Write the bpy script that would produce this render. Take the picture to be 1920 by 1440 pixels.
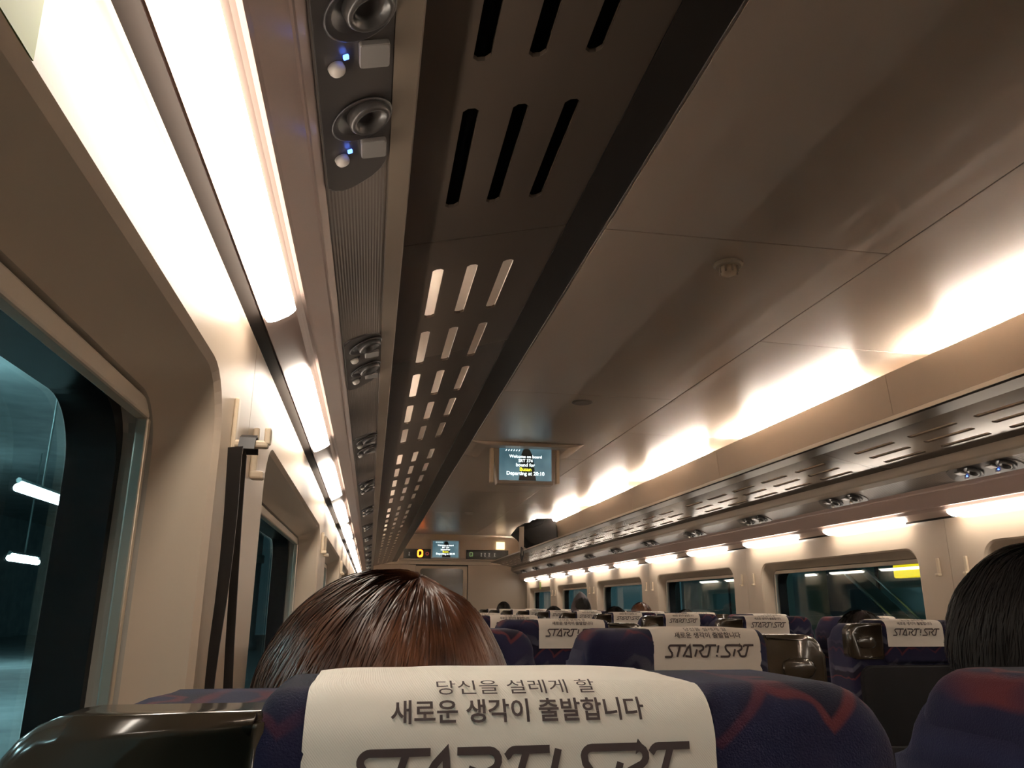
import bpy, bmesh, math, random
from mathutils import Vector, Matrix, noise
random.seed(7)
for o in list(bpy.data.objects): bpy.data.objects.remove(o)
SC = bpy.context.scene
COL = SC.collection
# ------------------------------------------------------------------ camera, world, exposure
# world: x across the carriage (0 = centre line), y along it, z up from the floor
CAMX, H = -1.15, 1.18
FPX = 1450.0
VPX, VPY, VX = 693.0, 1135.0, 22.0
_fw = Vector((VPX-960, -(VPY-720), -FPX)).normalized()
_vy = -(FPX*FPX+(VPX-960)*VX)/(VPY-720)
_up = Vector((VX, -_vy, -FPX)).normalized()
_rt = _fw.cross(_up)
cam = bpy.data.cameras.new('camera'); camo = bpy.data.objects.new('camera', cam); COL.objects.link(camo)
cam.sensor_width = 36; cam.lens = 36*FPX/1920; cam.clip_start = 0.02
RM = Matrix((_rt, _fw, _up))
camo.matrix_world = Matrix.Translation((CAMX, 0, H)) @ RM.to_4x4()
SC.camera = camo
wd = bpy.data.worlds.new('night'); SC.world = wd; wd.use_nodes = True
wd.node_tree.nodes['Background'].inputs[0].default_value = (0.03, 0.06, 0.068, 1)
wd.node_tree.nodes['Background'].inputs[1].default_value = 1.0
SC.view_settings.view_transform = 'Standard'; SC.view_settings.look = 'None'
SC.view_settings.gamma = 1; SC.view_settings.exposure = 0.6
SC.view_settings.use_curve_mapping = False
E_WIN, E_COVE = 16.0, 1200.0           # lamp strengths
def ray(px, py):                      # direction of a photo pixel
    return RM @ Vector((px-960, -(py-720), -FPX))
def at_x(px, py, x):
    d = ray(px, py); t = (x-CAMX)/d.x; return Vector((x, d.y*t, H+d.z*t))
def at_y(px, py, y):
    d = ray(px, py); t = y/d.y; return Vector((CAMX+d.x*t, y, H+d.z*t))
def outside(pts):                     # True when none of these points falls inside the picture
    for q in pts:
        c = RM.transposed() @ (Vector(q)-Vector((CAMX, 0, H)))
        if c.z < -.02 and abs(FPX*c.x/-c.z) < 960 and abs(FPX*c.y/-c.z) < 720: return False
    return True
def suffix(a, b, n=40):               # lamps wholly outside the picture carry this ending
    a, b = Vector(a), Vector(b); return '_offscreen' if outside([a+(b-a)*i/n for i in range(n+1)]) else ''
P = 0.96                              # seat pitch
Y0, Y1 = -3.4, 12.95                  # carriage ends
# ------------------------------------------------------------------ materials
MATS = {}
def mat(name, col, rough=.5, metal=0, spec=.5, emit=None, es=0, bump=0, bscale=60, var=0, coat=0):
    if name in MATS: return MATS[name]
    m = bpy.data.materials.new(name); m.use_nodes = True
    nt = m.node_tree; b = nt.nodes['Principled BSDF']
    b.inputs['Base Color'].default_value = (*col, 1)
    b.inputs['Roughness'].default_value = rough; b.inputs['Metallic'].default_value = metal
    b.inputs['Specular IOR Level'].default_value = spec
    if coat: b.inputs['Coat Weight'].default_value = coat; b.inputs['Coat Roughness'].default_value = .08
    if emit: b.inputs['Emission Color'].default_value = (*emit, 1); b.inputs['Emission Strength'].default_value = es
    if bump or var:
        tc = nt.nodes.new('ShaderNodeTexCoord'); nz = nt.nodes.new('ShaderNodeTexNoise')
        nz.inputs['Scale'].default_value = bscale; nz.inputs['Detail'].default_value = 4
        nt.links.new(tc.outputs['Object'], nz.inputs['Vector'])
        if bump:
            bp = nt.nodes.new('ShaderNodeBump'); bp.inputs['Strength'].default_value = bump; bp.inputs['Distance'].default_value = .002
            nt.links.new(nz.outputs['Fac'], bp.inputs['Height']); nt.links.new(bp.outputs['Normal'], b.inputs['Normal'])
        if var:
            r = nt.nodes.new('ShaderNodeValToRGB')
            r.color_ramp.elements[0].position = .3; r.color_ramp.elements[1].position = .7
            r.color_ramp.elements[0].color = (*[c*(1-var) for c in col], 1); r.color_ramp.elements[1].color = (*[min(1, c*(1+var)) for c in col], 1)
            nt.links.new(nz.outputs['Fac'], r.inputs['Fac']); nt.links.new(r.outputs['Color'], b.inputs['Base Color'])
    MATS[name] = m; return m
def nodes(name):
    m = bpy.data.materials.new(name); m.use_nodes = True; MATS[name] = m
    return m, m.node_tree, m.node_tree.nodes['Principled BSDF']
M_wall = mat('wall_cream', (.54, .435, .335), .38, bump=.04, bscale=300)
M_rev = mat('reveal_cream', (.54, .435, .335), .34)
M_ceil = mat('ceiling_cream', (.5, .415, .345), .3, bump=.03, bscale=250)
M_panel = mat('rack_back_cream', (.54, .435, .335), .4)
M_rail = mat('lamp_rail_taupe', (.47, .35, .305), .3)
M_strip = mat('strip_taupe', (.3, .24, .185), .32)
M_rack = mat('rack_brown', (.12, .092, .072), .22, spec=.6)
M_lip = mat('lip_dark', (.05, .042, .036), .28, metal=.4)
M_alu = mat('brushed_aluminium', (.75, .68, .58), .3, metal=.9)
M_gasket = mat('dark_gasket', (.03, .022, .018), .6)
M_black = mat('black_ceramic', (.012, .012, .013), .25)
M_grey = mat('grey_frame', (.4, .36, .31), .4)
M_blind = mat('blind_ivory', (.55, .46, .36), .5)
M_lampw = mat('lamp_diffuser', (.9, .9, .85), .5, emit=(1, .9, .77), es=E_WIN)
M_cove = mat('cove_tube', (.9, .9, .85), .5, emit=(1, .89, .76), es=E_COVE)
M_floor = mat('floor_carpet', (.07, .06, .06), .9, bump=.3, bscale=400, var=.3)
M_unit = mat('unit_dark', (.07, .06, .055), .3)
M_unit2 = mat('unit_dish', (.035, .03, .03), .35)
M_ring = mat('nozzle_ring', (.05, .045, .042), .3)
M_lens = mat('lens_grey', (.18, .165, .155), .4)
M_btn = mat('button_pale', (.55, .5, .45), .3)
M_led = mat('led_blue', (.05, .1, .8), .3, emit=(.08, .2, 1), es=4)
M_grip = mat('grip_brown', (.045, .033, .022), .16, spec=.5, coat=.3)
M_shell = mat('shell_dark', (.012, .011, .012), .6, spec=.2)
M_ink = mat('ink_brown', (.06, .038, .036), .8)
M_plas = mat('seat_plastic', (.03, .028, .028), .5, spec=.25)
M_hook = mat('hook_ivory', (.62, .5, .36), .3)
M_strap = mat('strap_black', (.012, .01, .01), .45)
M_bag = mat('bag_black', (.003, .003, .0035), .9, spec=.1, bump=.2, bscale=90)
M_white = mat('cloth_white', (.62, .55, .47), .8)
M_skin = mat('skin', (.55, .3, .2), .5)
M_eye = mat('eye_white', (.7, .7, .68), .2)
M_door = mat('door_beige', (.36, .28, .21), .35)
M_dkline = mat('seam_dark', (.02, .016, .013), .7)
M_stick = mat('sticker_green', (.22, .28, .06), .5)
M_caseg = mat('monitor_case', (.3, .235, .19), .35)
M_led_o = mat('led_orange', (.3, .05, 0), .5, emit=(1, .16, .01), es=5)
M_sign = mat('sign_black', (.008, .008, .008), .5, spec=.15)
M_warm = mat('lit_box', (.8, .7, .5), .5, emit=(1, .75, .42), es=1.3)
M_clear = mat('sprinkler_plastic', (.62, .55, .47), .25, metal=.4)
M_white_led = mat('sign_grey_print', (.35, .35, .33), .5, emit=(.6, .6, .55), es=.12)

def fabric():
    m, nt, b = nodes('seat_fabric')
    N = nt.nodes.new; L = nt.links.new
    tc = N('ShaderNodeTexCoord'); sx = N('ShaderNodeSeparateXYZ'); L(tc.outputs['Object'], sx.inputs[0])
    def math_(op, a, bb=None, c=None):
        n = N('ShaderNodeMath'); n.operation = op
        for i, v in enumerate((a, bb, c)):
            if v is None: continue
            if isinstance(v, (int, float)): n.inputs[i].default_value = v
            else: L(v, n.inputs[i])
        return n.outputs[0]
    nz = N('ShaderNodeTexNoise'); nz.inputs['Scale'].default_value = 14; nz.inputs['Detail'].default_value = 2
    L(tc.outputs['Object'], nz.inputs['Vector'])
    wob = math_('MULTIPLY', nz.outputs['Fac'], .05)
    tri = math_('PINGPONG', math_('ADD', sx.outputs['X'], wob), .028)
    zz = math_('ADD', math_('MULTIPLY', tri, .75), sx.outputs['Z'])
    zz = math_('ADD', zz, wob)
    fr = math_('FRACT', math_('MULTIPLY', zz, 13.0))
    r = N('ShaderNodeValToRGB'); L(fr, r.inputs['Fac'])
    e = r.color_ramp.elements
    navy = (.011, .011, .03, 1); grey = (.055, .055, .075, 1); red = (.075, .017, .021, 1); dk = (.006, .006, .014, 1)
    r.color_ramp.interpolation = 'LINEAR'
    e[0].position = 0; e[0].color = navy; e[1].position = 1; e[1].color = navy
    for p, c in ((.3, navy), (.335, red), (.385, red), (.42, dk), (.62, dk), (.68, grey), (.8, grey), (.86, navy)):
        q = e.new(p); q.color = c
    nz2 = N('ShaderNodeTexNoise'); nz2.inputs['Scale'].default_value = 9; L(tc.outputs['Object'], nz2.inputs['Vector'])
    r2 = N('ShaderNodeValToRGB'); r2.color_ramp.elements[0].position = .42; r2.color_ramp.elements[1].position = .6
    L(nz2.outputs['Fac'], r2.inputs['Fac'])
    mx = N('ShaderNodeMix'); mx.data_type = 'RGBA'; L(r2.outputs['Color'], mx.inputs[0])
    mx.inputs[6].default_value = navy; L(r.outputs['Color'], mx.inputs[7])
    L(mx.outputs[2], b.inputs['Base Color'])
    b.inputs['Roughness'].default_value = .9
    b.inputs['Specular IOR Level'].default_value = .12; b.inputs['Sheen Weight'].default_value = .1; b.inputs['Sheen Roughness'].default_value = .4
    b.inputs['Sheen Tint'].default_value = (.6, .58, .65, 1)
    f = N('ShaderNodeTexNoise'); f.inputs['Scale'].default_value = 900; L(tc.outputs['Object'], f.inputs['Vector'])
    bp = N('ShaderNodeBump'); bp.inputs['Strength'].default_value = .5; bp.inputs['Distance'].default_value = .001
    L(f.outputs['Fac'], bp.inputs['Height']); L(bp.outputs['Normal'], b.inputs['Normal'])
    return m
M_fab = fabric()
def cloth_mat():
    m, nt, b = nodes('headrest_cloth')
    N = nt.nodes.new; L = nt.links.new
    tc = N('ShaderNodeTexCoord'); w = N('ShaderNodeTexWave'); w.inputs['Scale'].default_value = 330
    mp = N('ShaderNodeMapping'); mp.inputs['Rotation'].default_value = (0, .7, 0)
    L(tc.outputs['Object'], mp.inputs[0]); L(mp.outputs[0], w.inputs['Vector'])
    bp = N('ShaderNodeBump'); bp.inputs['Strength'].default_value = .25; bp.inputs['Distance'].default_value = .0006
    L(w.outputs['Fac'], bp.inputs['Height']); L(bp.outputs['Normal'], b.inputs['Normal'])
    b.inputs['Base Color'].default_value = (.74, .66, .575, 1); b.inputs['Roughness'].default_value = .85
    return m
M_cloth = cloth_mat()
def ribbed():
    m, nt, b = nodes('strip_ribbed')
    N = nt.nodes.new; L = nt.links.new
    tc = N('ShaderNodeTexCoord'); w = N('ShaderNodeTexWave'); w.bands_direction = 'X'; w.inputs['Scale'].default_value = 75
    L(tc.outputs['Object'], w.inputs['Vector'])
    bp = N('ShaderNodeBump'); bp.inputs['Strength'].default_value = .5; bp.inputs['Distance'].default_value = .001
    L(w.outputs['Fac'], bp.inputs['Height']); L(bp.outputs['Normal'], b.inputs['Normal'])
    b.inputs['Base Color'].default_value = (.15, .12, .1, 1); b.inputs['Roughness'].default_value = .34
    return m
M_rib = ribbed()
def glass_mat(name, tint, refl):
    m = bpy.data.materials.new(name); m.use_nodes = True; nt = m.node_tree; nt.nodes.clear()
    N = nt.nodes.new; L = nt.links.new
    o = N('ShaderNodeOutputMaterial'); mx = N('ShaderNodeMixShader'); t = N('ShaderNodeBsdfTransparent'); g = N('ShaderNodeBsdfGlossy')
    t.inputs[0].default_value = (*tint, 1); g.inputs['Roughness'].default_value = .02
    lw = N('ShaderNodeLayerWeight'); lw.inputs[0].default_value = .5          # Schlick, the same from both faces
    pw = N('ShaderNodeMath'); pw.operation = 'POWER'; pw.inputs[1].default_value = 5; L(lw.outputs['Facing'], pw.inputs[0])
    fr = N('ShaderNodeMath'); fr.operation = 'MULTIPLY_ADD'; fr.inputs[1].default_value = .93; fr.inputs[2].default_value = refl; L(pw.outputs[0], fr.inputs[0])
    L(fr.outputs[0], mx.inputs[0]); L(t.outputs[0], mx.inputs[1]); L(g.outputs[0], mx.inputs[2]); L(mx.outputs[0], o.inputs[0])
    MATS[name] = m; return m
M_glass = glass_mat('window_glass', (.72, .84, .84), .045)
def hair_mat(name, c1, c2, rough=.38, spec=.35):
    m, nt, b = nodes(name)
    N = nt.nodes.new; L = nt.links.new
    oi = N('ShaderNodeTexCoord'); nz = N('ShaderNodeTexNoise'); nz.inputs['Scale'].default_value = 24; nz.inputs['Detail'].default_value = 6
    L(oi.outputs['Object'], nz.inputs['Vector'])
    r = N('ShaderNodeValToRGB'); r.color_ramp.elements[0].color = (*c1, 1); r.color_ramp.elements[1].color = (*c2, 1)
    r.color_ramp.elements[0].position = .35; r.color_ramp.elements[1].position = .68
    L(nz.outputs['Fac'], r.inputs['Fac']); L(r.outputs['Color'], b.inputs['Base Color'])
    b.inputs['Roughness'].default_value = rough; b.inputs['Specular IOR Level'].default_value = spec
    return m
M_hairb = hair_mat('hair_brown', (.032, .011, .006), (.115, .04, .016))
M_hairk = hair_mat('hair_black', (.006, .005, .005), (.009, .007, .006), .6, .15)

# ------------------------------------------------------------------ mesh helpers
def link(name, me, m=None, parent=None, smooth=False, loc=None, mw=None):
    o = bpy.data.objects.new(name, me); COL.objects.link(o)
    if m is not None:
        if not me.materials: me.materials.append(m)
    if smooth:
        for p in me.polygons: p.use_smooth = True
    if parent: o.parent = parent
    if loc is not None: o.location = loc
    if mw is not None: o.matrix_world = mw
    return o
def tag(o, label=None, cat=None, group=None, kind=None):
    if label: o['label'] = label
    if cat: o['category'] = cat
    if group: o['group'] = group
    if kind: o['kind'] = kind
    return o
def empty(name, loc=(0, 0, 0)):
    o = bpy.data.objects.new(name, None); COL.objects.link(o); o.location = loc; o.empty_display_size = .05; return o
def me_from(verts, faces, name='m', recalc=True):
    me = bpy.data.meshes.new(name); me.from_pydata([tuple(v) for v in verts], [], faces)
    if recalc:
        bm = bmesh.new(); bm.from_mesh(me); bmesh.ops.recalc_face_normals(bm, faces=bm.faces); bm.to_mesh(me); bm.free()
    return me
def me_bm(bm, name='m'):
    bmesh.ops.recalc_face_normals(bm, faces=bm.faces)
    me = bpy.data.meshes.new(name); bm.to_mesh(me); bm.free(); return me
def prism_me(prof, y0, y1, side=1):      # closed (u, z) outline swept along y
    n = len(prof)
    v = [(side*u, y, H+z) for y in (y0, y1) for u, z in prof]
    f = [(i, (i+1) % n, n+(i+1) % n, n+i) for i in range(n)] + [tuple(range(n)), tuple(range(n, 2*n))]
    return me_from(v, f)
def box_bm(bm, x0, x1, y0, y1, z0, z1):
    vs = [bm.verts.new((x, y, z)) for x in (x0, x1) for y in (y0, y1) for z in (z0, z1)]
    for q in ((0, 1, 3, 2), (4, 6, 7, 5), (0, 4, 5, 1), (2, 3, 7, 6), (0, 2, 6, 4), (1, 5, 7, 3)): bm.faces.new([vs[i] for i in q])
def box_me(x0, x1, y0, y1, z0, z1, bev=0, seg=2):
    bm = bmesh.new(); box_bm(bm, x0, x1, y0, y1, z0, z1)
    if bev: bmesh.ops.bevel(bm, geom=bm.edges[:], offset=bev, segments=seg, affect='EDGES', profile=.5)
    return me_bm(bm)
def slab_me(outline, t0, t1, bev=0, seg=3, axis='y'):   # outline in (x, z), thickness along y
    bm = bmesh.new()
    a = [bm.verts.new((x, t0, z)) for x, z in outline]; b = [bm.verts.new((x, t1, z)) for x, z in outline]
    n = len(a); fa = bm.faces.new(a); fb = bm.faces.new(list(reversed(b)))
    for i in range(n): bm.faces.new((a[i], b[i], b[(i+1) % n], a[(i+1) % n]))
    if bev:
        es = list(set(list(fa.edges)+list(fb.edges)))
        bmesh.ops.bevel(bm, geom=es, offset=bev, segments=seg, affect='EDGES', profile=.5)
    return me_bm(bm)
def rrect(x0, x1, z0, z1, r, n=6, rs=None):    # rounded rectangle, counter-clockwise from lower right
    rs = rs or (r, r, r, r)                     # lower right, upper right, upper left, lower left
    pts = []
    for (cx, cz, a0, rr) in ((x1, z0, -90, rs[0]), (x1, z1, 0, rs[1]), (x0, z1, 90, rs[2]), (x0, z0, 180, rs[3])):
        ox = cx - rr if cx == x1 else cx + rr; oz = cz + rr if cz == z0 else cz - rr
        for i in range(n+1):
            a = math.radians(a0+90*i/n); pts.append((ox+rr*math.cos(a), oz+rr*math.sin(a)))
    return pts
def tube_me(path, rad, n=8, cap=True):
    path = [Vector(p) for p in path]; vs = []; fs = []
    for i, p in enumerate(path):
        t = (path[min(i+1, len(path)-1)]-path[max(i-1, 0)]).normalized()
        a = t.orthogonal().normalized() if i == 0 else (a - t*a.dot(t)).normalized()
        b = t.cross(a); r = rad[i] if isinstance(rad, (list, tuple)) else rad
        vs += [p + (a*math.cos(2*math.pi*k/n)+b*math.sin(2*math.pi*k/n))*r for k in range(n)]
    for i in range(len(path)-1):
        fs += [(i*n+k, i*n+(k+1) % n, (i+1)*n+(k+1) % n, (i+1)*n+k) for k in range(n)]
    if cap: fs += [tuple(range(n)), tuple(range((len(path)-1)*n, len(path)*n))]
    return me_from(vs, fs)
def lathe_me(prof, n=24, axis='z'):           # (r, h) outline
    vs = []; fs = []
    for r, h in prof: vs += [(r*math.cos(2*math.pi*k/n), r*math.sin(2*math.pi*k/n), h) for k in range(n)]
    for i in range(len(prof)-1): fs += [(i*n+k, i*n+(k+1) % n, (i+1)*n+(k+1) % n, (i+1)*n+k) for k in range(n)]
    fs += [tuple(range(n)), tuple(range((len(prof)-1)*n, len(prof)*n))]
    return me_from(vs, fs)
def strokes_me(lines, w, z=0):                # flat ribbons along polylines, mitred
    vs = []; fs = []
    for ln in lines:
        p = [Vector((x, y)) for x, y in ln]; base = len(vs)
        for i, q in enumerate(p):
            d0 = (q-p[i-1]).normalized() if i else (p[1]-q).normalized()
            d1 = (p[i+1]-q).normalized() if i < len(p)-1 else d0
            n0 = Vector((-d0.y, d0.x)); n1 = Vector((-d1.y, d1.x)); nn = (n0+n1)
            nn = nn.normalized() if nn.length > 1e-4 else n0
            k = w/2/max(.5, nn.dot(n0))
            vs += [(q.x+nn.x*k, q.y+nn.y*k, z), (q.x-nn.x*k, q.y-nn.y*k, z)]
        fs += [(base+2*i, base+2*i+1, base+2*i+3, base+2*i+2) for i in range(len(p)-1)]
    return me_from(vs, fs, recalc=False)
def text_me(body, size, bold=0, align='CENTER'):
    c = bpy.data.curves.new('t', 'FONT'); c.body = body; c.size = size; c.align_x = align; c.align_y = 'CENTER'; c.offset = bold; c.resolution_u = 3
    o = bpy.data.objects.new('t', c); COL.objects.link(o)
    dg = bpy.context.evaluated_depsgraph_get(); me = bpy.data.meshes.new_from_object(o.evaluated_get(dg))
    bpy.data.objects.remove(o); bpy.data.curves.remove(c); return me
def fit_w(me, w):                             # scale a text mesh to width w, centred
    xs = [v.co.x for v in me.vertices]; s = w/(max(xs)-min(xs)); cx = (max(xs)+min(xs))/2
    ys = [v.co.y for v in me.vertices]; cy = (max(ys)+min(ys))/2
    for v in me.vertices: v.co.x = (v.co.x-cx)*s; v.co.y = (v.co.y-cy)*s
    return me
SIDE = {-1: 'strap side', 1: 'escalator side'}
ORD = ['', 'first', 'second', 'third', 'fourth', 'fifth', 'sixth', 'seventh', 'eighth', 'ninth', 'tenth', 'eleventh', 'twelfth', 'thirteenth', 'fourteenth', 'fifteenth', 'sixteenth', 'seventeenth', 'eighteenth']

# ------------------------------------------------------------------ the shell
ZT = .379
WALLU = 1.337
tag(link('floor', box_me(-1.5, 1.5, Y0-.1, Y1+.1, -.06, 0), M_floor), kind='structure')
NWIN = 0
WIN0 = -.51                              # clear glass starts here, 1.92 m apart, 1.41 long
def ring_faces(a, b): 
    n = len(a); return [(a[i], a[(i+1) % n], b[(i+1) % n], b[i]) for i in range(n)]
def loops_me(loops):                      # loft through loops of 3D points
    vs = []; fs = []; n = len(loops[0])
    for l in loops: vs += l
    for j in range(len(loops)-1): fs += ring_faces(list(range(j*n, j*n+n)), list(range(j*n+n, j*n+2*n)))
    return me_from(vs, fs)
win_k = range(-1, 7)
for side, nm in ((-1, 'wall_left'), (1, 'wall_right')):
    w = tag(empty(nm, (side*1.45, (Y0+Y1)/2, 0)), kind='structure'); wm = w.matrix_world.copy(); w.matrix_parent_inverse
    inv = Matrix.Translation((-side*1.45, -(Y0+Y1)/2, 0))
    def child(name, me, m, smooth=False):
        me.transform(inv); return link(name, me, m, w, smooth)
    NA = 8
    for k in win_k:
        ya = WIN0-.255+1.92*k; yb = ya+1.92            # module bounds (pillar centres)
        ya = max(ya, Y0); yb = min(yb, Y1)
        if yb-ya < 1.0: 
            child('wall_panel', box_me(min(side*WALLU, side*1.49), max(side*WALLU, side*1.49), ya, yb, 0, H+ZT), M_wall); continue
        o0, o1 = WIN0+1.92*k-.055, WIN0+1.92*k+1.41+.06
        full = (o0 > ya+.05 and o1 < yb-.03)
        if not full:
            child('wall_panel', box_me(min(side*WALLU, side*1.49), max(side*WALLU, side*1.49), ya, yb, 0, H+ZT), M_wall); continue
        zb, zt = -.47, .27
        hole = rrect(o0, o1, zb, zt, .085, NA)
        outer = []
        rect = [(yb, -H), (yb, ZT), (ya, ZT), (ya, -H)]
        for c in range(4):
            (cy, cz) = rect[c]
            for i in range(NA+1):
                hy, hz = hole[c*(NA+1)+i]; t = i/NA
                horiz_first = c in (0, 2)     # arc starts on a horizontal edge (bottom/top) for corners 0, 2
                if horiz_first:
                    e0 = (hole[c*(NA+1)][0], cz); e1 = (cy, hole[c*(NA+1)+NA][1])
                else:
                    e0 = (cy, hole[c*(NA+1)][1]); e1 = (hole[c*(NA+1)+NA][0], cz)
                q = (e0[0]+(cy-e0[0])*t*2, e0[1]+(cz-e0[1])*t*2) if t <= .5 else (cy+(e1[0]-cy)*(t*2-1), cz+(e1[1]-cz)*(t*2-1))
                outer.append(q)
        X = lambda u, pts: [(side*u, y, H+z) for y, z in pts]
        g = .0012
        lo = [(y+(g if y < ya+1e-6 else (-g if y > yb-1e-6 else 0)), z) for y, z in outer]
        h2 = rrect(o0+.012, o1-.012, zb+.012, zt-.008, .078, NA)
        child('wall_panel', loops_me([X(1.352, lo), X(WALLU, lo), X(WALLU, hole), X(WALLU+.006, h2)]), M_wall, False)
        NWIN += 1
        wn = tag(empty('window_%d' % NWIN, (side*1.40, (o0+o1)/2, H-.1)), kind='structure')
        wi = Matrix.Translation((-side*1.40, -(o0+o1)/2, -(H-.1)))
        def wchild(name, me, m, smooth=False):
            me.transform(wi); return link(name, me, m, wn, smooth)
        h3 = rrect(o0+.028, o1-.026, zb+.02, .231, .065, NA)
        h4 = rrect(o0+.03, o1-.028, zb+.02, .227, .063, NA)
        wchild('reveal', loops_me([X(WALLU+.006, h2), X(1.398, h3), X(1.405, h4)]), M_rev, True)
        h5 = rrect(o0+.034, o1-.032, zb+.025, .224, .06, NA)
        wchild('frame', loops_me([X(1.405, h4), X(1.43, h5), X(1.436, h5)]), M_grey, False)
        h6 = rrect(o0+.04, o1-.04, zb+.03, .215, .075, NA)
        wchild('border', loops_me([X(1.436, h5), X(1.438, h6), X(1.49, h6)]), M_black)
        hp_ = rrect(o0+.03, o1-.03, zb+.02, .222, .07, NA)
        pane = [(side*1.4905, y, H+z) for y, z in hp_]; n = len(pane)
        wchild('pane', me_from(pane + [(side*1.4945, y, z) for _, y, z in pane], [tuple(range(n)), tuple(range(n, 2*n))]+ring_faces(list(range(n)), list(range(n, 2*n)))), M_glass)
        bl = box_me(min(side*1.408, side*1.424), max(side*1.408, side*1.424), o0+.05, o1-.04, H+.203, H+.224, .003)
        wchild('blind_bar', bl, M_blind)
        for yy in (o0+.04, o1-.05):
            gr = box_me(min(side*1.407, side*1.42), max(side*1.407, side*1.42), yy, yy+.012, H+zb+.04, H+.203, .002)
            wchild('blind_guide', gr, M_alu)
    # outer skin behind the panels
# lamp rails, module strips
NT = 0
for side in (-1, 1):
    s = side
    NT += 1
    prof = [(1.318, .386), (1.277, .409), (1.2725, .418), (1.269, .4225), (1.2645, .424), (1.2625, .432), (1.243, .484), (1.2405, .486), (1.2395, .492), (1.232, .504), (1.232, .52), (1.36, .52), (1.36, .392), (1.32, .392)]
    tag(link('trim_%d' % NT, prism_me(prof, Y0, Y1, s), M_rail), kind='structure'); NT += 1
    tag(link('trim_%d' % NT, prism_me([(1.322, .388), (1.36, .384), (1.36, .379), (1.339, .379), (1.3395, .382)], Y0, Y1, s), M_gasket), kind='structure'); NT += 1
    tag(link('trim_%d' % NT, prism_me([(1.2315, .5048), (1.1544, .5435), (1.1544, .575), (1.2315, .53)], Y0, Y1, s), M_rib), kind='structure'); NT += 1
    tag(link('trim_%d' % NT, prism_me([(1.1545, .5405), (1.128, .5555), (1.126, .563), (1.126, .605), (1.135, .605), (1.1545, .56)], Y0, Y1, s), M_strip), kind='structure')
# ceiling: centre panels and side panels with open joints
def zc(u): return 1.13 if u < .49 else 1.13-.012*((u-.49)/.76)
cl = tag(empty('ceiling', (0, 5, H+1.13)), kind='structure'); ci = Matrix.Translation((0, -5, -H-1.13))
def cchild(name, me, m, parent=cl):
    me.transform(ci); return link(name, me, m, parent)
y = 2.1-1.92*3
while y < Y1:
    a, b = max(y, Y0)+.002, min(y+1.92, Y1)-.002
    if b > a: cchild('ceiling_panel', box_me(-.488, .488, a, b, H+1.13, H+1.145, .0015, 1), M_ceil)
    y += 1.92
y = 3.0-1.92*4
while y < Y1:
    a, b = max(y, Y0)+.002, min(y+1.92, Y1)-.002
    if b > a:
        for s in (-1, 1):
            us = [.492+(1.43-.492)*i/8 for i in range(9)]
            prof = [(u, zc(u)) for u in us]+[(1.43, 1.15), (.492, 1.15)]
            cchild('ceiling_panel', prism_me(prof, a, b, s), M_ceil)
    y += 1.92
cchild('ceiling_backing', box_me(-1.45, 1.45, Y0, Y1, H+1.151, H+1.17), M_dkline)
# skin behind the racks and beyond, so that no light leaks
for s, nm in ((-1, 'trim_9'), (1, 'trim_10')):
    tag(link(nm, prism_me([(1.432, .53), (1.432, 1.15), (1.46, 1.15), (1.46, .53)], Y0, Y1, s), M_panel), kind='structure')
# ------------------------------------------------------------------ luggage racks
def shelf_z(u): return .6+(1.12-u)/(1.12-.833)*.068
SLOT0, SLOTL = 1.36, .262
ROWS = (1.054, .988, .918)
def shelf_me(y0, y1, s):
    us = [1.126]
    for r in ROWS: us += [r+.0105, r-.0105]
    us += [.833]
    ys = [y0]
    for j in range(5): ys += [y0+.12+.354*j, y0+.12+.354*j+SLOTL]
    ys += [y1]
    T = .006
    vs = {}; V = []; F = []
    def vid(p):
        p = tuple(round(c, 6) for c in p)
        if p not in vs: vs[p] = len(V); V.append(p)
        return vs[p]
    def q(*ps): F.append(tuple(vid(p) for p in ps))
    def pt(u, y, top): return (s*u, y, H+shelf_z(u)+(T if top else 0))
    hole = lambda i, j: i % 2 == 1 and j % 2 == 1
    for i in range(len(us)-1):
        for j in range(len(ys)-1):
            a, b, c, d = us[i], us[i+1], ys[j], ys[j+1]
            if hole(i, j):
                k = .006
                corner = [((a, c), (a-k, c), (a, c+k)), ((b, c), (b, c+k), (b+k, c)), ((b, d), (b+k, d), (b, d-k)), ((a, d), (a, d-k), (a-k, d))]
                for tri in corner:
                    for top in (0, 1): q(*[pt(u, y, top) for u, y in tri])
                loop = [(a-k, c), (b+k, c), (b, c+k), (b, d-k), (b+k, d), (a-k, d), (a, d-k), (a, c+k)]
                for m in range(8):
                    p, r = loop[m], loop[(m+1) % 8]
                    q(pt(*p, 0), pt(*r, 0), pt(*r, 1), pt(*p, 1))
            else:
                for top in (0, 1): q(pt(a, c, top), pt(b, c, top), pt(b, d, top), pt(a, d, top))
    for (c) in (ys[0], ys[-1]):
        q(pt(us[0], c, 0), pt(us[-1], c, 0), pt(us[-1], c, 1), pt(us[0], c, 1))
    return me_from(V, F)
RACK_END = 12.2
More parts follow.
